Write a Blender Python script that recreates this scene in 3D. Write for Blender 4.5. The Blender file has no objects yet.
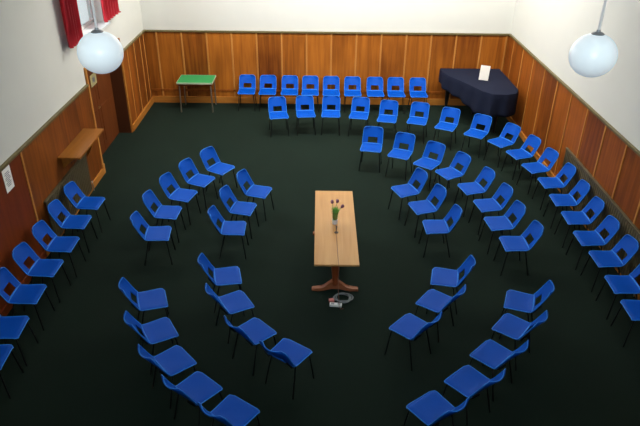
import bpy, bmesh, math, random
from mathutils import Vector, Matrix
random.seed(4)
SC = bpy.context.scene
COL = SC.collection
R = math.radians

# ------------------------------------------------------------------ room size
XL, XR, YB, YF, ZC, DADO = -4.24, 4.62, 15.13, -1.6, 7.4, 1.79

# ------------------------------------------------------------------ materials
def lin(r, g, b):
    def f(c):
        c /= 255.0
        return c / 12.92 if c <= 0.04045 else ((c + 0.055) / 1.055) ** 2.4
    return (f(r), f(g), f(b), 1.0)

def mat(name, col, rough=0.5, metal=0.0, spec=0.5, noise=None, **kw):
    m = bpy.data.materials.new(name); m.use_nodes = True
    nt = m.node_tree; b = nt.nodes['Principled BSDF']
    b.inputs['Base Color'].default_value = col
    b.inputs['Roughness'].default_value = rough
    b.inputs['Metallic'].default_value = metal
    b.inputs['Specular IOR Level'].default_value = spec
    for k, v in kw.items():
        b.inputs[k.replace('_', ' ')].default_value = v
    if noise:
        sc, amt = noise
        tc = nt.nodes.new('ShaderNodeTexCoord'); n = nt.nodes.new('ShaderNodeTexNoise')
        n.inputs['Scale'].default_value = sc; n.inputs['Detail'].default_value = 4
        nt.links.new(tc.outputs['Object'], n.inputs['Vector'])
        mx = nt.nodes.new('ShaderNodeMix'); mx.data_type = 'RGBA'
        mx.inputs['A'].default_value = tuple(c * (1 - amt) for c in col[:3]) + (1,)
        mx.inputs['B'].default_value = tuple(min(1, c * (1 + amt)) for c in col[:3]) + (1,)
        nt.links.new(n.outputs['Fac'], mx.inputs['Factor'])
        nt.links.new(mx.outputs['Result'], b.inputs['Base Color'])
    return m

def wood(name, dark, light, stretch=(1, 1, 0.06), scale=14, rough=0.45, board=None, spec=0.22, gapdark=None):
    """grain along the axis whose stretch is small; board=(axis, width, offset) gives each board its own tone"""
    m = bpy.data.materials.new(name); m.use_nodes = True
    nt = m.node_tree; L = nt.links; b = nt.nodes['Principled BSDF']
    b.inputs['Roughness'].default_value = rough
    b.inputs['Specular IOR Level'].default_value = spec
    tc = nt.nodes.new('ShaderNodeTexCoord')
    mp = nt.nodes.new('ShaderNodeMapping'); mp.inputs['Scale'].default_value = stretch
    L.new(tc.outputs['Object'], mp.inputs['Vector'])
    n1 = nt.nodes.new('ShaderNodeTexNoise'); n1.inputs['Scale'].default_value = scale
    n1.inputs['Detail'].default_value = 6; n1.inputs['Distortion'].default_value = 0.6
    n2 = nt.nodes.new('ShaderNodeTexNoise'); n2.inputs['Scale'].default_value = 1.1
    n2.inputs['Detail'].default_value = 2
    L.new(tc.outputs['Object'], n2.inputs['Vector'])
    last = None
    vec = mp.outputs['Vector']
    if board:
        ax, w, off = board
        sp = nt.nodes.new('ShaderNodeSeparateXYZ'); L.new(tc.outputs['Object'], sp.inputs[0])
        a = nt.nodes.new('ShaderNodeMath'); a.operation = 'SUBTRACT'; a.inputs[1].default_value = off
        L.new(sp.outputs[ax], a.inputs[0])
        d = nt.nodes.new('ShaderNodeMath'); d.operation = 'DIVIDE'; d.inputs[1].default_value = w
        L.new(a.outputs[0], d.inputs[0])
        f = nt.nodes.new('ShaderNodeMath'); f.operation = 'FLOOR'; L.new(d.outputs[0], f.inputs[0])
        wn = nt.nodes.new('ShaderNodeTexWhiteNoise'); wn.noise_dimensions = '1D'
        L.new(f.outputs[0], wn.inputs['W'])
        ad = nt.nodes.new('ShaderNodeVectorMath'); ad.operation = 'SCALE'; ad.inputs['Scale'].default_value = 9
        L.new(wn.outputs['Color'], ad.inputs[0])
        av = nt.nodes.new('ShaderNodeVectorMath'); av.operation = 'ADD'
        L.new(vec, av.inputs[0]); L.new(ad.outputs[0], av.inputs[1]); vec = av.outputs[0]
        last = wn.outputs['Value']
    L.new(vec, n1.inputs['Vector'])
    s = nt.nodes.new('ShaderNodeMath'); s.operation = 'MULTIPLY_ADD'
    L.new(n1.outputs['Fac'], s.inputs[0]); s.inputs[1].default_value = 1.1
    m2 = nt.nodes.new('ShaderNodeMath'); m2.operation = 'MULTIPLY_ADD'
    L.new(n2.outputs['Fac'], m2.inputs[0]); m2.inputs[1].default_value = 0.7; m2.inputs[2].default_value = -0.4 if last is None else -0.65
    if last is not None:
        m3 = nt.nodes.new('ShaderNodeMath'); m3.operation = 'MULTIPLY_ADD'
        L.new(last, m3.inputs[0]); m3.inputs[1].default_value = 0.5; L.new(m2.outputs[0], m3.inputs[2])
        L.new(m3.outputs[0], s.inputs[2])
    else:
        L.new(m2.outputs[0], s.inputs[2])
    mx = nt.nodes.new('ShaderNodeMix'); mx.data_type = 'RGBA'; mx.clamp_factor = True
    mx.inputs['A'].default_value = dark; mx.inputs['B'].default_value = light
    L.new(s.outputs[0], mx.inputs['Factor'])
    L.new(mx.outputs['Result'], b.inputs['Base Color'])
    return m

M = {}
M['plaster'] = mat('white_plaster', lin(212, 212, 206), 0.9, spec=0.1, noise=(3, 0.02))
M['ceiling'] = mat('ceiling_paint', lin(225, 225, 222), 0.9, spec=0.1)
M['pan_back'] = wood('panelling_back', lin(96, 44, 8), lin(182, 108, 36), board=('X', 0.605, -3.94))
M['pan_side'] = wood('panelling_side', lin(84, 38, 8), lin(168, 92, 30), board=('Y', 0.75, 8.5))
M['pan_left'] = wood('panelling_left', lin(78, 36, 8), lin(158, 86, 28), board=('Y', 1.475, 8.0))
M['pan_red'] = wood('panelling_red', lin(94, 38, 12), lin(132, 60, 22))
M['batten'] = wood('batten_wood', lin(160, 98, 40), lin(206, 144, 74))
M['skirt'] = wood('skirting_wood', lin(150, 88, 30), lin(192, 128, 56), stretch=(0.1, 0.1, 1))
M['rail'] = mat('dado_cap_paint', lin(104, 92, 56), 0.5, noise=(8, 0.15))
M['door'] = wood('door_wood', lin(78, 36, 14), lin(118, 62, 26))
M['doorframe'] = wood('door_frame_wood', lin(62, 30, 14), lin(90, 48, 24))
M['window_frame'] = mat('window_paint', lin(215, 220, 220), 0.5)
M['curtain'] = mat('red_velvet', lin(178, 11, 34), 0.85, noise=(30, 0.12), Sheen_Weight=0.2)
M['brass'] = mat('brass', lin(170, 150, 110), 0.35, metal=1)
M['steel'] = mat('dark_steel_tube', lin(13, 13, 14), 0.5, spec=0.25)
M['lightsteel'] = mat('grey_steel_tube', lin(150, 140, 125), 0.4, metal=0.8)
M['blue'] = mat('blue_polypropylene', lin(0, 72, 172), 0.5, spec=0.09, noise=(40, 0.05))
M['bluerim'] = mat('blue_lit_rim', lin(44, 124, 214), 0.45, spec=0.2)  # lighter blue paints in the light caught along the chair edges
M['green'] = mat('green_baize', lin(42, 138, 74), 0.8, noise=(40, 0.06))
M['greenedge'] = mat('pale_table_edge', lin(178, 190, 160), 0.5)
M['tabletop'] = wood('light_oak', lin(178, 124, 72), lin(210, 162, 104), stretch=(1, 0.05, 1), scale=16, rough=0.35)
M['tablelip'] = wood('oak_edge', lin(170, 112, 62), lin(205, 150, 92), stretch=(1, 0.05, 1), scale=16, rough=0.4)
M['mahog'] = wood('red_brown_wood', lin(92, 42, 20), lin(146, 74, 38), rough=0.35)
M['foot'] = wood('foot_wood', lin(122, 66, 40), lin(168, 104, 72), stretch=(0.08, 1, 1), rough=0.4)
M['black'] = mat('black_lacquer', lin(18, 16, 18), 0.3)
M['navy'] = mat('navy_cloth', lin(27, 32, 50), 0.9, spec=0.12, noise=(60, 0.1))
M['paper'] = mat('white_paper', lin(244, 242, 236), 0.7)
M['ink'] = mat('grey_print', lin(150, 150, 152), 0.8)
M['radiator'] = mat('brown_radiator_paint', lin(82, 72, 50), 0.5, noise=(6, 0.15))
M['shelf'] = wood('shelf_oak', lin(118, 70, 22), lin(158, 100, 38), stretch=(1, 0.06, 1))
M['opal'] = mat('opal_glass', lin(240, 246, 250), 0.25, spec=0.5, Emission_Color=(0.82, 0.93, 1.0, 1), Emission_Strength=0.3)
M['lampmetal'] = mat('lamp_fitting', lin(150, 152, 156), 0.35, metal=0.7)
M['rod'] = mat('lamp_rod_paint', lin(226, 222, 222), 0.4)
M['glass'] = mat('clear_glass', (0.95, 0.98, 0.96, 1), 0.03, Transmission_Weight=1.0, IOR=1.35)
M['leaf'] = mat('green_leaf', lin(142, 200, 104), 0.6, spec=0.3, noise=(60, 0.2))
M['bloom'] = mat('mauve_petal', lin(150, 100, 118), 0.6, noise=(80, 0.2))
M['lead'] = mat('brown_lead', lin(140, 88, 70), 0.5)
M['cable'] = mat('grey_cable', lin(120, 124, 126), 0.5)
M['darkplastic'] = mat('dark_plastic', lin(70, 50, 44), 0.45)
M['whiteplastic'] = mat('white_plastic', lin(232, 230, 228), 0.4)
M['pinkplastic'] = mat('pink_plastic', lin(196, 118, 112), 0.45)
M['plate'] = mat('notice_plate', lin(176, 164, 120), 0.5)

def carpet():
    m = bpy.data.materials.new('green_carpet'); m.use_nodes = True
    nt = m.node_tree; L = nt.links; b = nt.nodes['Principled BSDF']
    tc = nt.nodes.new('ShaderNodeTexCoord')
    n = nt.nodes.new('ShaderNodeTexNoise'); n.inputs['Scale'].default_value = 1.3; n.inputs['Detail'].default_value = 6
    f = nt.nodes.new('ShaderNodeTexNoise'); f.inputs['Scale'].default_value = 160; f.inputs['Detail'].default_value = 2
    L.new(tc.outputs['Object'], n.inputs['Vector']); L.new(tc.outputs['Object'], f.inputs['Vector'])
    mx = nt.nodes.new('ShaderNodeMix'); mx.data_type = 'RGBA'
    mx.inputs['A'].default_value = (0.0042, 0.0086, 0.0064, 1); mx.inputs['B'].default_value = (0.0066, 0.0150, 0.0102, 1)
    L.new(n.outputs['Fac'], mx.inputs['Factor']); L.new(mx.outputs['Result'], b.inputs['Base Color'])
    b.inputs['Roughness'].default_value = 0.95
    b.inputs['Specular IOR Level'].default_value = 0.1
    b.inputs['Sheen Weight'].default_value = 0.05
    b.inputs['Sheen Roughness'].default_value = 0.5
    b.inputs['Sheen Tint'].default_value = (0.6, 0.9, 0.65, 1)
    bp = nt.nodes.new('ShaderNodeBump'); bp.inputs['Strength'].default_value = 0.3; bp.inputs['Distance'].default_value = 0.004
    L.new(f.outputs['Fac'], bp.inputs['Height']); L.new(bp.outputs['Normal'], b.inputs['Normal'])
    return m
M['carpet'] = carpet()

# ------------------------------------------------------------------ mesh helpers
def bm_new(): return bmesh.new()

def box(bm, x0, x1, y0, y1, z0, z1, bev=0.0):
    r = bmesh.ops.create_cube(bm, size=1.0)
    vs = r['verts']
    bmesh.ops.scale(bm, verts=vs, vec=(x1 - x0, y1 - y0, z1 - z0))
    bmesh.ops.translate(bm, verts=vs, vec=((x0 + x1) / 2, (y0 + y1) / 2, (z0 + z1) / 2))
    if bev > 0:
        es = list({e for v in vs for e in v.link_edges})
        bmesh.ops.bevel(bm, geom=es, offset=bev, segments=2, affect='EDGES', profile=0.6)

def tube(bm, pts, r, n=8, caps=True):
    pts = [Vector(p) for p in pts]
    rings = []
    up = None
    for i, p in enumerate(pts):
        t = (pts[min(i + 1, len(pts) - 1)] - pts[max(i - 1, 0)]).normalized()
        if up is None:
            up = Vector((0, 0, 1)) if abs(t.z) < 0.9 else Vector((1, 0, 0))
        a = t.cross(up)
        if a.length < 1e-5: a = t.cross(Vector((0, 1, 0)))
        a.normalize(); c = a.cross(t).normalized(); up = c
        rr = r[i] if isinstance(r, (list, tuple)) else r
        rings.append([bm.verts.new(p + a * (rr * math.cos(2 * math.pi * k / n)) + c * (rr * math.sin(2 * math.pi * k / n))) for k in range(n)])
    for i in range(len(rings) - 1):
        for k in range(n):
            bm.faces.new((rings[i][k], rings[i][(k + 1) % n], rings[i + 1][(k + 1) % n], rings[i + 1][k]))
    if caps:
        bm.faces.new(rings[0][::-1]); bm.faces.new(rings[-1])

def lathe(bm, prof, n=24, c=(0, 0, 0), capb=True, capt=True):
    rings = []
    for r, z in prof:
        rings.append([bm.verts.new((c[0] + r * math.cos(2 * math.pi * k / n), c[1] + r * math.sin(2 * math.pi * k / n), c[2] + z)) for k in range(n)])
    for i in range(len(rings) - 1):
        for k in range(n):
            bm.faces.new((rings[i][k], rings[i][(k + 1) % n], rings[i + 1][(k + 1) % n], rings[i + 1][k]))
    if capb: bm.faces.new(rings[0][::-1])
    if capt: bm.faces.new(rings[-1])

def prism(bm, poly, z0, z1):
    lo = [bm.verts.new((x, y, z0)) for x, y in poly]; hi = [bm.verts.new((x, y, z1)) for x, y in poly]
    n = len(poly)
    bm.faces.new(lo[::-1]); bm.faces.new(hi)
    for i in range(n):
        bm.faces.new((lo[i], lo[(i + 1) % n], hi[(i + 1) % n], hi[i]))

def obj(name, bm, m, parent=None, smooth=True, angle=40):
    bmesh.ops.recalc_face_normals(bm, faces=bm.faces[:])
    me = bpy.data.meshes.new(name)
    if smooth:
        for f in bm.faces: f.smooth = True
        for e in bm.edges:
            if len(e.link_faces) == 2 and e.calc_face_angle(0) > R(angle): e.smooth = False
    bm.to_mesh(me); bm.free()
    me.materials.append(m)
    o = bpy.data.objects.new(name, me); COL.objects.link(o)
    if parent is not None: o.parent = parent
    return o

def tag(o, label, cat, group=None):
    o['label'] = label; o['category'] = cat
    if group: o['group'] = group
    return o

def thing(name, label, cat, loc=(0, 0, 0), rz=0.0, group=None):
    o = bpy.data.objects.new(name, None); COL.objects.link(o)
    o.empty_display_size = 0.2
    o.location = loc; o.rotation_euler = (0, 0, rz)
    return tag(o, label, cat, group)

def struct(name, bm, m, parent=None, smooth=False):
    o = obj(name, bm, m, parent, smooth)
    if parent is None: o['kind'] = 'structure'
    return o
# ------------------------------------------------------------------ the setting
b = bm_new(); box(b, XL - 0.6, XR + 0.3, YF - 0.3, YB + 0.3, -0.2, 0.0); struct('floor', b, M['carpet'])
b = bm_new(); box(b, XL - 0.6, XR + 0.3, YF - 0.3, YB + 0.3, ZC, ZC + 0.2); struct('ceiling', b, M['ceiling'])
# left wall: recessed doorway, high window above it
D0, D1, DZ = 11.02, 13.08, 2.06
W0, W1, WZ0, WZ1 = 10.95, 12.75, 2.52, 5.2
b = bm_new()
box(b, XL - 0.4, XL, YF - 0.3, W0, 0, ZC)
box(b, XL - 0.4, XL, D1, YB + 0.3, 0, ZC)
box(b, XL - 0.4, XL, W1, D1, DZ, ZC)
box(b, XL - 0.4, XL, W0, W1, WZ1, ZC)
box(b, XL - 0.4, XL, W0, W1, DZ, WZ0)
box(b, XL - 0.4, XL, W0, D0, 0, DZ)
struct('wall_left', b, M['plaster'])
b = bm_new(); box(b, XR, XR + 0.3, YF - 0.3, YB + 0.3, 0, ZC); struct('wall_right', b, M['plaster'])
b = bm_new(); box(b, XL, XR, YB, YB + 0.3, 0, ZC); struct('wall_back', b, M['plaster'])
b = bm_new(); box(b, XL, XR, YF - 0.3, YF, 0, ZC); struct('wall_front', b, M['plaster'])

b = bm_new(); box(b, XL, XR, YF, 0.62, 4.2, 4.4); struct('unseen_balcony', b, M['plaster'])  # unseen slab below the camera, added to shade the near floor

T = 0.018   # panelling thickness
def panelling(name, axis, x, s, y0, y1, mater, battens, z0=0.0, z1=DADO):
    """axis 'Y': on a side wall at x, s = direction into the room; axis 'X': on the back wall"""
    def bx(bm, a0, a1, t0, t1, zz0, zz1, bev=0):
        if axis == 'Y':
            xs = sorted((x + s * t0, x + s * t1)); box(bm, xs[0], xs[1], a0, a1, zz0, zz1, bev)
        else:
            ys = sorted((x + s * t0, x + s * t1)); box(bm, a0, a1, ys[0], ys[1], zz0, zz1, bev)
    b = bm_new(); bx(b, y0, y1, 0, T, z0, z1)
    p = struct(name, b, mater)
    for c in battens:
        b = bm_new(); bx(b, c - 0.02, c + 0.02, T, T + 0.012, 0.16, z1 - 0.01, 0.004)
        struct('batten', b, M['batten'], p)
    b = bm_new(); bx(b, y0, y1, 0, T + 0.03, z1 - 0.012, z1 + 0.03, 0.006)
    struct('cap_rail', b, M['rail'], p)
    return p, bx

pb, bx = panelling('trim_1', 'X', YB, -1, XL, XR, M['pan_back'], [-3.94 + 0.605 * i for i in range(15)])
b = bm_new(); bx(b, XL + 0.03, XR - 0.05, T, T + 0.012, 0.30, 0.36, 0.004); struct('lower_rail', b, M['pan_side'], pb)
b = bm_new(); bx(b, XL, XR, 0, T + 0.02, 0, 0.17, 0.006); struct('baseboard_back', b, M['skirt'])
pr, bx = panelling('trim_2', 'Y', XR, -1, YF, YB - 0.02, M['pan_side'], [8.52 + 0.77 * i - 0.77 * 7 for i in range(16)])
b = bm_new(); bx(b, YF, YB - 0.04, 0, 0.05, 0, 0.13, 0.006); struct('baseboard_right', b, M['skirt'])
pl, bx = panelling('trim_3', 'Y', XL, 1, D1 + 0.07, YB - 0.02, M['pan_left'], [13.55, 14.1, 14.62, 14.95])
b = bm_new(); bx(b, D1 + 0.07, YB - 0.04, 0, 0.05, 0, 0.15, 0.006); struct('baseboard_left', b, M['skirt'])
pl2, bx = panelling('trim_4', 'Y', XL, 1, 8.02, D0 - 0.07, M['pan_left'], [8.04])
b = bm_new(); bx(b, 8.02, D0 - 0.07, 0, 0.045, 0, 0.13, 0.006); struct('baseboard_left_near', b, M['skirt'])
pl3, bx = panelling('trim_5', 'Y', XL, 1, YF, 8.02, M['pan_red'], [6.5, 5.0])
b = bm_new(); bx(b, YF, 8.02, 0, 0.045, 0, 0.13, 0.006); struct('baseboard_left_front', b, M['pan_red'])

# doorway in the left wall
b = bm_new(); box(b, XL - 0.34, XL - 0.285, D0, D1, 0, DZ)
dr = struct('door_1', b, M['door'])
for a0, a1 in ((D0 + 0.03, (D0 + D1) / 2 - 0.006), ((D0 + D1) / 2 + 0.006, D1 - 0.03)):
    b = bm_new(); box(b, XL - 0.285, XL - 0.26, a0, a1, 0.01, DZ - 0.03, 0.004)
    lf = struct('door_leaf', b, M['door'], dr)
    for z0, z1 in ((0.2, 0.95), (1.1, 1.9)):
        b = bm_new(); box(b, XL - 0.26, XL - 0.25, a0 + 0.12, a1 - 0.12, z0, z1, 0.004); struct('door_panel', b, M['door'], lf)
b = bm_new(); tube(b, [(XL - 0.24, 12.0, 1.0), (XL - 0.20, 12.0, 1.0), (XL - 0.20, 11.9, 1.0)], 0.012); struct('door_handle', b, M['brass'], dr)
b = bm_new()
box(b, XL - 0.29, XL + 0.004, D1 - 0.012, D1 + 0.0, 0, DZ); struct('door_lining', b, M['doorframe'], dr)
b = bm_new()
box(b, XL - 0.29, XL + 0.004, D0, D0 + 0.012, 0, DZ); struct('door_lining', b, M['doorframe'], dr)
b = bm_new(); box(b, XL - 0.29, XL + 0.004, D0, D1, DZ - 0.012, DZ); struct('door_lining', b, M['doorframe'], dr)
for y0, y1, mm in ((D0 - 0.07, D0, M['batten']), (D1, D1 + 0.07, M['skirt'])):
    b = bm_new(); box(b, XL, XL + 0.035, y0, y1, 0, DZ + 0.05, 0.006); struct('door_jamb', b, mm, dr)
b = bm_new(); box(b, XL, XL + 0.035, D0, D1, DZ, DZ + 0.05, 0.006); struct('door_head', b, M['doorframe'], dr)
b = bm_new(); box(b, XL, XL + 0.05, D0 - 0.08, D0 + 0.005, 0, 0.2, 0.006); struct('plinth_block', b, M['batten'], dr)
# small pale plate on the upper part of the door
sg = thing('door_plate', 'small pale plate on the dark recessed door in the left wall', 'sign', (XL - 0.247, 12.0, 1.57))
b = bm_new(); box(b, -0.003, 0.006, -0.17, 0.17, -0.115, 0.115, 0.003); obj('backing', b, M['plate'], sg, False)
b = bm_new(); box(b, 0.006, 0.009, -0.07, 0.07, -0.05, 0.05); obj('panel', b, M['lampmetal'], sg, False)

# high window in the left wall
b = bm_new(); x0, x1 = XL - 0.36, XL - 0.30
for a in (W0, W1 - 0.07): box(b, x0, x1, a, a + 0.07, WZ0, WZ1)
for z in (WZ0, WZ1 - 0.07, 3.9): box(b, x0, x1, W0, W1, z, z + 0.07)
box(b, x0, x1, (W0 + W1) / 2 - 0.03, (W0 + W1) / 2 + 0.03, WZ0, WZ1)
wn = struct('window_1', b, M['window_frame'])
b = bm_new(); box(b, XL - 0.335, XL - 0.329, W0, W1, WZ0, WZ1); struct('window_pane', b, M['glass'], wn)
b = bm_new(); box(b, XL - 0.30, XL + 0.03, W0, W1, WZ0 - 0.03, WZ0 + 0.012, 0.005); struct('window_sill', b, M['window_frame'], wn)

# red curtains on a pole
ct = thing('curtain_pole', 'curtain pole above the high window in the left wall', 'curtain rail', (XL, 11.85, 5.32))
b = bm_new(); tube(b, [(0.12, -1.6, 0), (0.12, 1.7, 0)], 0.018, 10); obj('pole', b, M['lampmetal'], ct)
for y in (-1.5, 1.6):
    b = bm_new(); tube(b, [(0.0, y, 0.0), (0.12, y, 0)], 0.012, 8); obj('bracket', b, M['lampmetal'], ct)
def curtain(y0, y1, zb, label):
    t = thing('curtain', label, 'curtain', (XL + 0.12, (y0 + y1) / 2, zb), group='red curtains at the high window')
    b = bm_new(); n = 48; zt = 5.302; h = y1 - y0; rows_ = []
    nz = 10
    for j in range(nz + 1):
        v = j / nz; z = (zt - zb) * v; row = []
        for i in range(n + 1):
            u = i / n
            x = 0.045 * math.sin(u * 2 * math.pi * 5.5 + 0.5 * math.sin(3 * v)) + 0.01 * math.sin(u * 31 + v * 4)
            row.append(b.verts.new((x, (u - 0.5) * h, z)))
        rows_.append(row)
    for j in range(nz):
        for i in range(n):
            b.faces.new((rows_[j][i], rows_[j][i + 1], rows_[j + 1][i + 1], rows_[j + 1][i]))
    bmesh.ops.solidify(b, geom=b.faces[:], thickness=0.012)
    obj('cloth', b, M['curtain'], t, True, 70)
    b = bm_new(); k = 26; pr_ = []
    for i in range(k + 1):
        u = i / k
        pr_.append((0.045 * math.sin(u * 2 * math.pi * 5.5) + 0.012, (u - 0.5) * h, 0.012))
    tube(b, pr_, 0.012, 6); obj('hem', b, M['curtain'], t)
curtain(10.22, 10.84, 2.66, 'red curtain on the near side of the high window, nearer of the two')
curtain(12.1, 13.05, 2.66, 'red curtain on the far side of the high window, closer to the back corner')

# ------------------------------------------------------------------ stacking chair prototype
def rim_of(bm, r=0.0065, n=6):
    """a rolled bead round the outer edge of a one-sheet mesh (called before it gets its thickness)"""
    bd = [e for e in bm.edges if len(e.link_faces) == 1]
    nxt = {}
    for e in bd:
        a, c = e.verts; nxt.setdefault(a, []).append(c); nxt.setdefault(c, []).append(a)
    loops = []; seen = set()
    for v in nxt:
        if v in seen: continue
        lp = [v]; seen.add(v)
        while True:
            q = [w for w in nxt[lp[-1]] if w not in seen]
            if not q: break
            lp.append(q[0]); seen.add(q[0])
        loops.append([w.co.copy() for w in lp])
    loops.sort(key=lambda l: -sum((l[k] - l[k - 1]).length for k in range(len(l))))
    o = bm_new(); lp = loops[0]
    tube(o, lp + [lp[0], lp[1]], r, n, caps=False)
    return o
def seat_mesh():
    b = bm_new(); NU, NV = 14, 14; g = []
    for j in range(NV + 1):
        v = j / NV; row = []
        y = -0.178 + 0.353 * v
        hw = 0.208 - 0.012 * v
        fr = max(0.0, 1 - v / 0.10)                # rounded front corners
        rr = max(0.0, (v - 0.93) / 0.07)
        hw -= 0.030 * (1 - math.sqrt(max(0.0, 1 - fr * fr)))
        hw -= 0.012 * (1 - math.sqrt(max(0.0, 1 - rr * rr)))
        for i in range(NU + 1):
            u = -1 + 2 * i / NU
            z = 0.452
            z -= 0.022 * max(0.0, 1 - v / 0.16) ** 2  # waterfall front
            z -= 0.012 * math.cos(u * math.pi / 2) * math.sin(v * math.pi) # dish
            z -= 0.010 * max(0.0, (abs(u) - 0.86) / 0.14) ** 2             # turned down sides
            z += 0.012 * max(0.0, (v - 0.8) / 0.2) ** 2                   # sweeps up to the back
            row.append(b.verts.new((hw * u, y, z)))
        g.append(row)
    for j in range(NV):
        for i in range(NU):
            b.faces.new((g[j][i], g[j][i + 1], g[j + 1][i + 1], g[j + 1][i]))
    bmesh.ops.recalc_face_normals(b, faces=b.faces[:])
    if b.faces[0].normal.z < 0: bmesh.ops.reverse_faces(b, faces=b.faces[:])
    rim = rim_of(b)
    bmesh.ops.solidify(b, geom=b.faces[:], thickness=0.012)
    return b, rim
PROF = [(0.0, 0.168, 0.462), (0.08, 0.182, 0.474), (0.2, 0.212, 0.515), (0.4, 0.258, 0.585), (0.6, 0.300, 0.650), (0.8, 0.338, 0.706), (0.92, 0.354, 0.732), (1.0, 0.370, 0.744)]
def prof(v):
    for (a, ya, za), (c, yc, zc) in zip(PROF, PROF[1:]):
        if v <= c + 1e-9:
            k = (v - a) / (c - a); return ya + (yc - ya) * k, za + (zc - za) * k
def back_mesh():
    b = bm_new()
    us = [-1, -0.94, -0.86, -0.72, -0.48, -0.4, -0.3, -0.15, 0, 0.15, 0.3, 0.4, 0.48, 0.72, 0.86, 0.94, 1]
    vs = [0, 0.04, 0.08, 0.14, 0.2, 0.3, 0.36, 0.40, 0.5, 0.6, 0.7, 0.8, 0.87, 0.92, 0.955, 0.98, 1.0]
    g = []
    for v in vs:
        row = []
        hw = 0.202 - 0.008 * v
        tr = max(0.0, (v - 0.70) / 0.30)
        hw -= 0.066 * (1 - math.sqrt(max(0.0, 1 - tr * tr)))
        y0, z0 = prof(v)
        for u in us:
            y = y0 - 0.050 * (u * u) * (0.1 + 0.9 * v)        # wraps round the sitter
            z = z0 + 0.012 * (u * u) * v
            row.append(b.verts.new((hw * u, y, z)))
        g.append(row)
    for j in range(len(vs) - 1):
        for i in range(len(us) - 1):
            um = (us[i] + us[i + 1]) / 2; vm = (vs[j] + vs[j + 1]) / 2
            if 0.08 < vm < 0.36 and abs(um) < 0.48: continue   # the opening
            b.faces.new((g[j][i], g[j][i + 1], g[j + 1][i + 1], g[j + 1][i]))
    for v in [v for v in b.verts if not v.link_faces]: b.verts.remove(v)
    bmesh.ops.recalc_face_normals(b, faces=b.faces[:])
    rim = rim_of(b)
    bmesh.ops.solidify(b, geom=b.faces[:], thickness=0.010)
    return b, rim
def make_chair():
    t = thing('stacking_chair', '', 'chair')
    for nm, fn in (('seat', seat_mesh), ('backrest', back_mesh)):
        sh, rm = fn()
        o = obj(nm, sh, M['blue'], t, True, 60)
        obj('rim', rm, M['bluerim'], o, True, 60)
    b = bm_new()
    for s in (-1, 1):
        tube(b, [(s * 0.165, -0.15, 0.424), (s * 0.165, 0.13, 0.426), (s * 0.165, 0.19, 0.44), (s * 0.165, 0.225, 0.50), (s * 0.16, 0.262, 0.56)], 0.010, 8)
    tube(b, [(-0.165, -0.10, 0.422), (0.165, -0.10, 0.422)], 0.010, 8)
    tube(b, [(-0.165, 0.10, 0.424), (0.165, 0.10, 0.424)], 0.010, 8)
    obj('seat_frame', b, M['steel'], t)
    for s in (-1, 1):
        b = bm_new(); tube(b, [(s * 0.165, -0.13, 0.422), (s * 0.175, -0.145, 0.38), (s * 0.205, -0.19, 0.0)], [0.009, 0.009, 0.0095], 8); obj('leg', b, M['steel'], t)
        b = bm_new(); tube(b, [(s * 0.165, 0.11, 0.424), (s * 0.175, 0.13, 0.38), (s * 0.205, 0.22, 0.0)], [0.009, 0.009, 0.0095], 8); obj('leg', b, M['steel'], t)
    return t
chair0 = make_chair(); used = [False]
def place_chair(x, y, a, label, group):
    if not used[0]:
        used[0] = True; r = chair0
    else:
        r = chair0.copy(); COL.objects.link(r)
        for ch in list(chair0.children):
            c = ch.copy(); COL.objects.link(c); c.parent = r
            for sub in list(ch.children):
                d = sub.copy(); COL.objects.link(d); d.parent = c
    r.location = (x, y, 0); r.rotation_euler = (0, 0, R(a))
    r['label'] = label; r['category'] = 'chair'; r['group'] = group
    return r
ORD = ['first', 'second', 'third', 'fourth', 'fifth', 'sixth', 'seventh', 'eighth', 'ninth', 'tenth']
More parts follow.
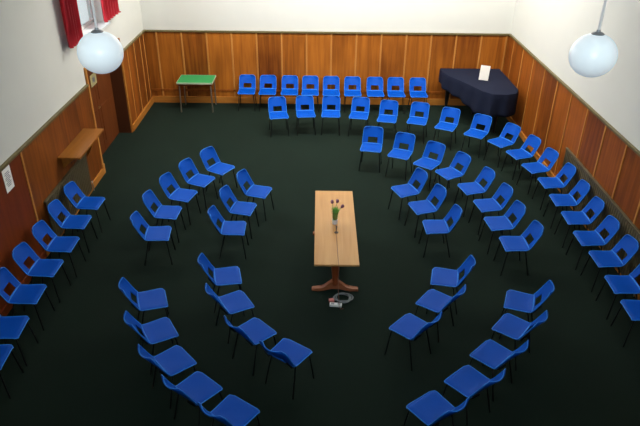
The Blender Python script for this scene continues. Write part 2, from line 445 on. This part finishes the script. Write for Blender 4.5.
CH = {
    'B': [(-1.775, 14.73, 0.0), (-1.261, 14.717, 0.0), (-0.718, 14.704, 0.0), (-0.212, 14.691, 0.0), (0.306, 14.678, 0.0), (0.832, 14.665, 0.0), (1.388, 14.652, 0.0), (1.899, 14.639, 0.0), (2.444, 14.626, 0.0)],
    'S': [(-0.893, 13.1, 9.6), (-0.289, 13.204, 6.2), (0.277, 13.221, -2.3), (0.907, 13.139, -10.1), (1.521, 12.948, -11.9), (2.175, 12.844, -17.3), (2.753, 12.528, -27.1), (3.314, 12.143, -35.4), (3.722, 11.695, -59.5), (3.937, 11.118, -73.2), (4.069, 10.501, -75.4), (4.165, 9.883, -86.8), (4.16, 9.233, -90.3), (4.159, 8.631, -91.0), (4.14, 8.011, -89.3), (4.172, 7.452, -89.3), (4.154, 6.829, -91.4), (4.144, 6.276, -91.1)],
    'T': [(1.058, 11.361, -10), (1.598, 11.058, -24), (2.062, 10.646, -39), (2.404, 10.226, -62.9), (2.688, 9.634, -75.9), (2.83, 9.028, -80.2), (2.866, 8.436, -83.7), (2.952, 7.84, -89.0), (2.642, 6.436, -111), (2.407, 5.933, -129.5), (2.039, 5.436, -135.7), (1.671, 5.003, -139.4), (1.207, 4.616, -144.0)],
    'I': [(1.514, 9.526, -68.7), (1.731, 8.938, -73.7), (1.852, 8.31, -87.9), (1.758, 6.958, -103), (1.534, 6.43, -127.4), (1.145, 5.916, -132.6)],
    'J': [(-1.017, 9.436, 74.5), (-1.222, 8.839, 78.8), (-1.3, 8.212, 90.7), (-1.23, 6.94, 102), (-1.046, 6.364, 120.3), (-0.74, 5.805, 133.8), (-0.305, 5.437, 144.8)],
    'O': [(-1.795, 10.334, 60.5), (-2.078, 9.842, 68.5), (-2.288, 9.281, 74.8), (-2.415, 8.686, 86.1), (-2.427, 8.031, 95), (-2.133, 6.402, 109), (-1.904, 5.797, 120.3), (-1.615, 5.285, 131.5), (-1.269, 4.868, 139.1), (-0.838, 4.532, 145.2)],
    'L': [(-3.755, 8.969, 87.9), (-3.778, 8.355, 90.1), (-3.754, 7.706, 90.2), (-3.773, 7.096, 88.9), (-3.778, 6.497, 91.6), (-3.737, 5.833, 93.3), (-3.71, 5.311, 93.0)],
}
for i, c in enumerate(CH['B']):
    place_chair(*c, '%s blue plastic chair from the green table in the straight row against back panelling' % ORD[i], 'chairs along the back wall')
for i, c in enumerate(CH['S']):
    if i < 9:
        l = '%s blue chair, counting from the left, in the curved row in front of back-wall row' % ORD[i]
        g = 'curved second row at the back'
    else:
        l = '%s blue chair from the covered piano in the line along the right wall' % ORD[i - 9]
        g = 'chairs along the right wall'
    place_chair(*c, l, g)
for i, c in enumerate(CH['T']):
    if i < 8:
        l = '%s blue chair from the back in the outer arc beyond the table, right side' % ORD[i]
        g = 'outer arc at the back right'
    else:
        l = '%s blue chair from the aisle gap in the outer arc at the bottom right' % ORD[i - 8]
        g = 'outer arc at the front right'
    place_chair(*c, l, g)
for i, c in enumerate(CH['I']):
    if i < 3:
        l = '%s blue chair from the back in the inner arc right of the flower vase' % ORD[i]
        g = 'inner arc at the back right'
    else:
        l = '%s blue chair from the aisle gap in the inner arc right of the coiled cable' % ORD[i - 3]
        g = 'inner arc at the front right'
    place_chair(*c, l, g)
for i, c in enumerate(CH['J']):
    if i < 3:
        l = '%s blue chair from the back in the inner arc left of the flower vase' % ORD[i]
        g = 'inner arc at the back left'
    else:
        l = '%s blue chair from the aisle gap in the inner arc left of the coiled cable' % ORD[i - 3]
        g = 'inner arc at the front left'
    place_chair(*c, l, g)
for i, c in enumerate(CH['O']):
    if i < 5:
        l = '%s blue chair from the back in the outer arc beyond the table, left side' % ORD[i]
        g = 'outer arc at the back left'
    else:
        l = '%s blue chair from the aisle gap in the outer arc at the bottom left' % ORD[i - 5]
        g = 'outer arc at the front left'
    place_chair(*c, l, g)
for i, c in enumerate(CH['L']):
    place_chair(*c, '%s blue chair from the wooden shelf in the line along the left wall' % ORD[i], 'chairs along the left wall')

# ------------------------------------------------------------------ centre table
t = thing('trestle_table', 'long light wooden pedestal table alone in the middle of the carpet', 'table', (0.26, 7.84, 0))
b = bm_new(); box(b, -0.30, 0.30, -1.055, 1.055, 0.722, 0.75, 0.004); obj('tabletop', b, M['tabletop'], t, True, 30)
b = bm_new()
for s in (-1, 1): box(b, s * 0.2 - 0.015, s * 0.2 + 0.015, -0.95, 0.95, 0.662, 0.722)
for y in (-0.95, 0.92): box(b, -0.2, 0.2, y, y + 0.03, 0.662, 0.722)
obj('apron', b, M['mahog'], t, False)
for s in (-1, 1):
    yy = -0.60 if s < 0 else 0.93
    b = bm_new(); lathe(b, [(0.05, 0.10), (0.062, 0.13), (0.045, 0.17), (0.04, 0.22), (0.055, 0.34), (0.058, 0.42), (0.04, 0.54), (0.05, 0.58), (0.062, 0.62), (0.062, 0.66)], 20, (0, yy, 0)); obj('pedestal', b, M['mahog'], t)
    b = bm_new(); prof = []
    # scrolled cross foot: flat ends, arched middle
    top = [(-0.335, 0.032), (-0.31, 0.042), (-0.21, 0.044), (-0.16, 0.060), (-0.11, 0.112), (-0.05, 0.17), (0.05, 0.17), (0.11, 0.112), (0.16, 0.060), (0.21, 0.044), (0.31, 0.042), (0.335, 0.032)]
    bot = [(0.335, 0.0), (0.22, 0.0), (0.16, 0.006), (0.05, 0.05), (-0.05, 0.05), (-0.16, 0.006), (-0.22, 0.0), (-0.335, 0.0)]
    poly = top[::-1] + bot[::-1]
    f = [b.verts.new((x, yy - 0.038, z)) for x, z in poly]; k = [b.verts.new((x, yy + 0.038, z)) for x, z in poly]
    b.faces.new(f); b.faces.new(k[::-1])
    for i in range(len(poly)):
        j = (i + 1) % len(poly); b.faces.new((f[i], k[i], k[j], f[j]))
    bmesh.ops.bevel(b, geom=[e for e in b.edges if abs(e.verts[0].co.y - e.verts[1].co.y) < 1e-5], offset=0.008, segments=2, affect='EDGES')
    obj('foot', b, M['foot'], t, True, 35)
b = bm_new(); box(b, -0.02, 0.02, -0.58, 0.91, 0.09, 0.14, 0.004); obj('stretcher', b, M['mahog'], t, False)

# vase of flowers
VX, VY, VZ = 0.255, 7.86, 0.75
t = thing('vase', 'small clear glass vase holding flowers on the central wooden table', 'vase', (VX, VY, VZ))
b = bm_new()
lathe(b, [(0.034, 0.0), (0.036, 0.01), (0.04, 0.08), (0.046, 0.15), (0.052, 0.19), (0.048, 0.19), (0.042, 0.15), (0.036, 0.08), (0.031, 0.018)], 24)
obj('glass', b, M['glass'], t)
b = bm_new(); lathe(b, [(0.0375, 0.0), (0.0425, 0.075), (0.0385, 0.075), (0.0365, 0.004)], 24, capt=False); obj('base_highlight', b, M['whiteplastic'], t)  # white ring paints the highlight of glass and water at the vase bottom
def flower(dx, dy, h, lean, label):
    f = thing('flower', label, 'flower', (VX, VY, VZ), group='cut flowers in the vase')
    b = bm_new(); x0, y0 = dx * 0.12, dy * 0.12
    pts = [(x0, y0, 0.02), (x0 * 1.6, y0 * 1.6, 0.12), (dx * 0.55, dy * 0.55, h * 0.72), (dx, dy, h)]
    tube(b, pts, 0.0035, 6); obj('stem', b, M['leaf'], f)
    b = bm_new()
    for k in range(4):
        a = k * 1.57 + dx * 40; rows_ = []
        for j in range(7):
            v = j / 6; w = 0.026 * math.sin(math.pi * (0.12 + 0.88 * v) ** 0.9) + 0.002
            r_ = 0.008 + 0.050 * v * v; z = 0.06 + 0.20 * v
            cx, cy = x0 * 1.3 + r_ * math.cos(a), y0 * 1.3 + r_ * math.sin(a)
            px, py = -math.sin(a), math.cos(a)
            rows_.append((b.verts.new((cx - px * w, cy - py * w, z)), b.verts.new((cx + 0.004 * math.cos(a), cy + 0.004 * math.sin(a), z)), b.verts.new((cx + px * w, cy + py * w, z))))
        for j in range(6):
            for q in (0, 1): b.faces.new((rows_[j][q], rows_[j][q + 1], rows_[j + 1][q + 1], rows_[j + 1][q]))
    bmesh.ops.solidify(b, geom=b.faces[:], thickness=0.0015)
    obj('leaf', b, M['leaf'], f)
    b = bm_new()
    lathe(b, [(0.004, -0.004), (0.019, 0.010), (0.024, 0.028), (0.021, 0.046), (0.011, 0.060)], 12)
    for v in b.verts:
        a = math.atan2(v.co.y, v.co.x); k = 1 + 0.16 * math.cos(3 * a)
        v.co.x *= k; v.co.y *= k
    mtx = Matrix.Translation((dx, dy, h)) @ Matrix.Rotation(lean, 4, 'Y')
    bmesh.ops.transform(b, matrix=mtx, verts=b.verts[:])
    obj('bloom', b, M['bloom'], f)
flower(-0.042, 0.015, 0.325, -0.2, 'mauve flower leaning left in the glass vase')
flower(0.024, 0.02, 0.335, 0.1, 'mauve flower standing tallest in the middle of the glass vase')
flower(0.085, -0.02, 0.275, 0.6, 'mauve flower drooping to the right side of the glass vase')

# small dark microphone with its lead
t = thing('microphone', 'slim dark microphone standing in front of the flower vase on the table', 'microphone', (0.272, 7.60, 0.75))
b = bm_new(); lathe(b, [(0.03, 0.0), (0.03, 0.006), (0.006, 0.012), (0.006, 0.05)], 16); obj('stand', b, M['darkplastic'], t)
b = bm_new(); tube(b, [(0, 0.0, 0.045), (0, 0.015, 0.07), (0, 0.035, 0.095)], [0.008, 0.010, 0.012], 12); obj('body', b, M['darkplastic'], t)
b = bm_new(); pts = [(0.272, 7.565, 0.754), (0.272, 7.4, 0.754), (0.28, 7.0, 0.754), (0.285, 6.8, 0.754), (0.286, 6.776, 0.75), (0.287, 6.768, 0.70), (0.29, 6.78, 0.35), (0.31, 6.785, 0.05), (0.33, 6.79, 0.006), (0.37, 6.80, 0.005)]
tube(b, pts, 0.0035, 6); tag(obj('microphone_lead', b, M['lead']), 'thin brown lead running along the tabletop and down its near end', 'cable')
# coil of cable on the carpet
b = bm_new(); pts = []
N = 150
for i in range(N + 1):
    a = i / N * 2 * math.pi * 4.2
    rx = 0.115 + 0.02 * math.sin(a * 0.37 + 1); ry = 0.10 + 0.018 * math.cos(a * 0.53)
    pts.append((0.372 + rx * math.cos(a) + 0.012 * math.sin(a * 0.7), 7.03 + ry * math.sin(a), 0.009 + 0.010 * (i / N) * 4 * 0.5 + 0.004 * math.sin(a * 2.3)))
tube(b, pts, 0.0075, 6)
tag(obj('coiled_cable', b, M['cable']), 'grey cable coiled on the dark carpet at the foot of the table', 'cable')
t = thing('extension_socket', 'white extension socket block lying on the carpet beside coiled cable', 'socket', (0.265, 6.865, 0), R(-6))
b = bm_new(); box(b, -0.085, 0.085, -0.028, 0.028, 0.0, 0.038, 0.006); obj('block', b, M['whiteplastic'], t, True, 30)
for x in (-0.045, 0.045):
    b = bm_new(); box(b, x - 0.022, x + 0.022, -0.016, 0.016, 0.038, 0.040); obj('outlet', b, M['ink'], t, False)
t = thing('plug', 'pinkish plug lying on the carpet behind the white socket block', 'plug', (0.205, 6.955, 0), R(15))
b = bm_new(); box(b, -0.035, 0.035, -0.03, 0.03, 0, 0.045, 0.008); obj('plug_body', b, M['pinkplastic'], t, True, 30)
b = bm_new()
for x in (-0.014, 0.014): box(b, x - 0.003, x + 0.003, 0.03, 0.05, 0.018, 0.024)
obj('pin', b, M['brass'], t, False)

# ------------------------------------------------------------------ green card table against the back panelling
t = thing('card_table', 'small square green topped table against the back panelling by left corner', 'table', (-2.98, 14.70, 0))
b = bm_new(); box(b, -0.425, 0.425, -0.31, 0.31, 0.735, 0.752, 0.003); obj('tabletop', b, M['green'], t, False)
b = bm_new()
box(b, -0.43, 0.43, -0.318, -0.31, 0.715, 0.753); box(b, -0.43, 0.43, 0.31, 0.318, 0.715, 0.753)
box(b, -0.43, -0.425, -0.318, 0.318, 0.715, 0.753); box(b, 0.425, 0.43, -0.318, 0.318, 0.715, 0.753)
obj('edge_band', b, M['greenedge'], t, False)
b = bm_new()
for s in (-1, 1):
    box(b, -0.40, 0.40, s * 0.28 - 0.01, s * 0.28 + 0.01, 0.665, 0.735); box(b, s * 0.40 - 0.01, s * 0.40 + 0.01, -0.28, 0.28, 0.665, 0.735)
obj('apron', b, M['mahog'], t, False)
for sx in (-1, 1):
    for sy in (-1, 1):
        b = bm_new(); tube(b, [(sx * 0.375, sy * 0.265, 0.73), (sx * 0.385, sy * 0.275, 0.0)], 0.017, 10); obj('leg', b, M['lightsteel'], t)

# ------------------------------------------------------------------ covered grand piano in the right back corner
PZ = 1.0
out_ = [(2.98, 14.93), (4.42, 14.93), (4.44, 13.35), (4.34, 13.10), (4.10, 13.0), (3.80, 13.02), (3.62, 13.22), (3.46, 13.58), (3.28, 13.95), (3.08, 14.30), (2.98, 14.60)]
def grow(poly, d):
    n = len(poly); res = []
    for i in range(n):
        p0, p1, p2 = Vector(poly[i - 1]), Vector(poly[i]), Vector(poly[(i + 1) % n])
        e1 = (p1 - p0).normalized(); e2 = (p2 - p1).normalized()
        n1 = Vector((-e1.y, e1.x)); n2 = Vector((-e2.y, e2.x))     # clockwise polygon: left normal points outwards
        m_ = (n1 + n2); m_ = m_ / max(0.5, m_.length_squared / 2)
        res.append(tuple(p1 + m_ * d))
    return res
def dense(poly, step=0.06):
    res = []
    for i in range(len(poly)):
        a, c = Vector(poly[i]), Vector(poly[(i + 1) % len(poly)]); k = max(1, int((c - a).length / step))
        for j in range(k): res.append(tuple(a.lerp(c, j / k)))
    return res
t = thing('grand_piano', 'black grand piano hidden under a navy cloth in the back right corner', 'piano', (3.8, 14.1, 0))
b = bm_new(); prism(b, [(x - 3.8, y - 14.1) for x, y in grow(out_, -0.03)], 0.66, PZ - 0.012); obj('case', b, M['black'], t, False)
for x, y in ((3.17, 14.72), (4.25, 14.72), (4.02, 13.3)):
    b = bm_new(); lathe(b, [(0.035, 0.0), (0.035, 0.05), (0.03, 0.08), (0.045, 0.3), (0.06, 0.6), (0.07, 0.66)], 14, (x - 3.8, y - 14.1, 0)); obj('leg', b, M['black'], t)
b = bm_new(); box(b, -0.04, 0.28, 0.25, 0.30, 0.10, 0.66); box(b, -0.06, 0.30, 0.22, 0.34, 0.06, 0.10); obj('pedal_lyre', b, M['black'], t, False)
b = bm_new()
ring = dense(out_); n = len(ring)
rg = dense(grow(out_, 0.001))
cen = Vector((3.9, 14.1))
rings = []
inner = [b.verts.new((cen.x + (x - cen.x) * 0.5, cen.y + (y - cen.y) * 0.5, PZ + 0.008)) for x, y in ring]
rings.append(inner)
rings.append([b.verts.new((cen.x + (x - cen.x) * 0.9, cen.y + (y - cen.y) * 0.9, PZ + 0.008)) for x, y in ring])
rings.append([b.verts.new((x, y, PZ + 0.002)) for x, y in ring])
nrm = []
for i in range(n):
    a, c = Vector(ring[i - 1]), Vector(ring[(i + 1) % n]); e = (c - a).normalized(); nrm.append(Vector((-e.y, e.x)))
for lev in range(1, 9):
    q = lev / 8; row = []
    for i in range(n):
        x, y = ring[i]
        s = i * 0.06
        atwall = (x > 4.36 or y > 14.85)
        front = max(0.0, min(1.0, (14.75 - y) / 1.3))
        drop = 0.27 + 0.24 * front + 0.02 * math.sin(s * 5)
        amp = (0.0 if atwall else 0.03 * q)
        off = 0.012 + amp * math.sin(s * 17) + (0.01 * q if not atwall else 0.006)
        p2 = Vector((x, y)) + nrm[i] * off
        row.append(b.verts.new((p2.x, p2.y, PZ - 0.006 - drop * q)))
    rings.append(row)
b.faces.new(inner)
for j in range(len(rings) - 1):
    for i in range(n):
        k = (i + 1) % n; b.faces.new((rings[j][i], rings[j][k], rings[j + 1][k], rings[j + 1][i]))
o = obj('piano_cover', b, M['navy'], None, True, 50)
tag(o, 'navy blue cloth cover draped over the grand piano in the back corner', 'cover')
sm = o.modifiers.new('thickness', 'SOLIDIFY'); sm.thickness = 0.006; sm.offset = 1
# white card standing on the cover
t = thing('standing_card', 'white card standing upright on the navy piano cover', 'card', (3.79, 13.93, PZ + 0.03), R(8))
b = bm_new(); mt = Matrix.Rotation(R(-14), 4, 'X')
box(b, -0.115, 0.115, -0.004, 0.004, 0.002, 0.335, 0.0); bmesh.ops.transform(b, matrix=Matrix.Rotation(R(9), 4, 'Y') @ mt, verts=b.verts[:]); obj('face_sheet', b, M['paper'], t, False)
b = bm_new(); box(b, -0.03, 0.03, -0.003, 0.003, 0.0, 0.30); bmesh.ops.transform(b, matrix=Matrix.Translation((0.02, 0.155, 0.0)) @ Matrix.Rotation(R(14), 4, 'X'), verts=b.verts[:]); obj('rear_strut', b, M['paper'], t, False)

# ------------------------------------------------------------------ radiators, shelf, notice
def radiator(y0, y1, x, s, zt, label, grp):
    t = thing('radiator', label, 'radiator', (x, (y0 + y1) / 2, 0), group=grp)
    n = int((y1 - y0) / 0.07); L_ = (y1 - y0)
    def xx(a, c): return sorted((s * a, s * c))
    b = bm_new(); a = xx(0.051, 0.056); box(b, a[0], a[1], -L_ / 2, L_ / 2, 0.05, zt - 0.02)
    for i in range(n):
        y = -L_ / 2 + (i + 0.5) * L_ / n; a = xx(0.055, 0.062)
        box(b, a[0], a[1], y - 0.022, y + 0.022, 0.08, zt - 0.04, 0.003)
    obj('panel', b, M['radiator'], t, True, 30)
    b = bm_new(); a = xx(0.02, 0.070); box(b, a[0], a[1], -L_ / 2 - 0.005, L_ / 2 + 0.005, zt - 0.03, zt, 0.006); obj('top_grille', b, M['radiator'], t, True, 30)
    for sy in (-1, 1):
        b = bm_new(); tube(b, [(s * 0.062, sy * (L_ / 2 + 0.05), 0.0), (s * 0.062, sy * (L_ / 2 + 0.05), 0.2), (s * 0.05, sy * (L_ / 2 - 0.01), 0.2)], 0.01, 8); obj('pipe', b, M['lampmetal'], t)
    for sy in (-1, 1):
        b = bm_new(); a = xx(0.017, 0.032); box(b, a[0], a[1], sy * L_ * 0.35 - 0.02, sy * L_ * 0.35 + 0.02, 0.3, zt - 0.1); obj('bracket', b, M['radiator'], t, False)
radiator(8.35, 10.2, XL, 1, 0.80, 'long brown radiator under the wooden shelf on the left wall', 'wall radiators')
radiator(7.2, 10.5, XR, -1, 0.86, 'long brown radiator on the right wall behind the chairs', 'wall radiators')
t = thing('wall_shelf', 'deep wooden shelf fixed to the left panelling above the radiator', 'shelf', (XL + T, 9.78, 1.18))
b = bm_new(); box(b, 0, 0.37, -0.64, 0.62, -0.035, 0.0, 0.005); obj('board', b, M['shelf'], t, True, 30)
for y, dz_ in ((-0.48, -0.26), (0.585, -0.55)):
    b = bm_new(); v = [b.verts.new(c) for c in ((0, y - 0.012, -0.035), (0.28, y - 0.012, -0.035), (0, y - 0.012, dz_), (0, y + 0.012, -0.035), (0.28, y + 0.012, -0.035), (0, y + 0.012, dz_))]
    for f in ((0, 1, 2), (3, 5, 4), (0, 3, 4, 1), (1, 4, 5, 2), (2, 5, 3, 0)): b.faces.new([v[i] for i in f])
    obj('bracket', b, M['shelf'], t, False)
t = thing('notice', 'white paper notice pinned to the red-brown panelling at the left edge', 'notice', (XL + T, 7.55, 1.585))
b = bm_new(); box(b, 0.0, 0.003, -0.112, 0.112, -0.165, 0.165); obj('sheet', b, M['paper'], t, False)
b = bm_new()
for k in range(9):
    z = 0.10 - k * 0.024; w = (0.06, 0.075, 0.05, 0.07, 0.075, 0.04, 0.07, 0.06, 0.05)[k]
    box(b, 0.003, 0.0036, -w, w, z - 0.006, z + 0.006)
obj('print', b, M['ink'], t, False)

# ------------------------------------------------------------------ globe pendant lamps
def globe(x, y, z, r, label):
    t = thing('pendant_lamp', label, 'lamp', (x, y, z), group='globe pendant lamps')
    b = bm_new(); prof = [(r * 0.96 * math.sin(a), -r * 0.94 * math.cos(a)) for a in [0.02 + (math.pi * 0.93) * i / 22 for i in range(23)]]
    prof = [(p * 1.04, q) for p, q in prof]
    lathe(b, prof, 36); obj('globe_shade', b, M['opal'], t)
    b = bm_new(); lathe(b, [(r * 0.27, r * 0.885), (r * 0.27, r * 0.93), (r * 0.2, r * 0.98), (0.02, r * 1.02), (0.014, r * 1.1)], 20); obj('cap', b, M['lampmetal'], t)
    b = bm_new(); tube(b, [(0, 0, r * 1.08), (0, 0, r * 1.12 + 0.5)], 0.012, 10); tube(b, [(0, 0, r * 1.12 + 0.5), (0, 0, ZC - z - 0.05)], 0.017, 10); obj('rod', b, M['rod'], t)
    b = bm_new(); lathe(b, [(0.07, ZC - z - 0.06), (0.07, ZC - z)], 20); obj('ceiling_rose', b, M['rod'], t)
    return t
globe(-1.961, 5.533, 3.884, 0.2, 'white globe lamp hanging in front of the red curtains, left of the two')
globe(2.381, 5.359, 3.952, 0.2, 'white globe lamp hanging in front of the right wall, right of the two')

# ------------------------------------------------------------------ light
def area(name, loc, rot, sx, sy, power, col):
    l = bpy.data.lights.new(name, 'AREA'); l.shape = 'RECTANGLE'; l.size = sx; l.size_y = sy; l.energy = power; l.color = col
    o = bpy.data.objects.new(name, l); COL.objects.link(o); o.location = loc; o.rotation_euler = rot; return o
area('roof_light', (1.0, 11.9, ZC - 0.3), (R(44), 0, 0), 5.6, 1.6, 940, (1.0, 0.955, 0.88))
area('front_window_light', (0.6, YF + 0.1, 6.05), (R(86), 0, R(-6)), 5.0, 1.8, 380, (0.77, 0.92, 1.0))
area('side_window_light', (XL - 0.2, 11.85, 4.4), (0, R(-90), 0), 1.4, 1.6, 210, (0.88, 0.95, 1.0))

w = bpy.data.worlds.new('sky'); SC.world = w; w.use_nodes = True
bg = w.node_tree.nodes['Background']; bg.inputs[0].default_value = (0.80, 0.88, 0.92, 1); bg.inputs[1].default_value = 1.0

# ------------------------------------------------------------------ camera
f_px, pitch, yaw, roll = 618.92, 0.517707, 0.0043827, 0.0117548
cp, sp_, cy, sy_ = math.cos(pitch), math.sin(pitch), math.cos(yaw), math.sin(yaw)
fw = Vector((sy_ * cp, cy * cp, -sp_)); rt = Vector((cy, -sy_, 0)); up = rt.cross(fw)
r2 = rt * math.cos(roll) + up * math.sin(roll); u2 = up * math.cos(roll) - rt * math.sin(roll)
cd = bpy.data.cameras.new('camera'); cam = bpy.data.objects.new('camera', cd); COL.objects.link(cam)
cd.sensor_fit = 'HORIZONTAL'; cd.sensor_width = 36.0; cd.lens = f_px / 640 * 36.0; cd.clip_start = 0.05
mw = Matrix.Identity(4)
for i in range(3):
    mw[i][0] = r2[i]; mw[i][1] = u2[i]; mw[i][2] = -fw[i]
mw[0][3], mw[1][3], mw[2][3] = 0, 0, 5.4
cam.matrix_world = mw
SC.camera = cam
SC.view_settings.view_transform = 'Standard'
SC.view_settings.look = 'None'
SC.view_settings.gamma = 1.0
SC.view_settings.use_curve_mapping = False
SC.view_settings.exposure = 0.0
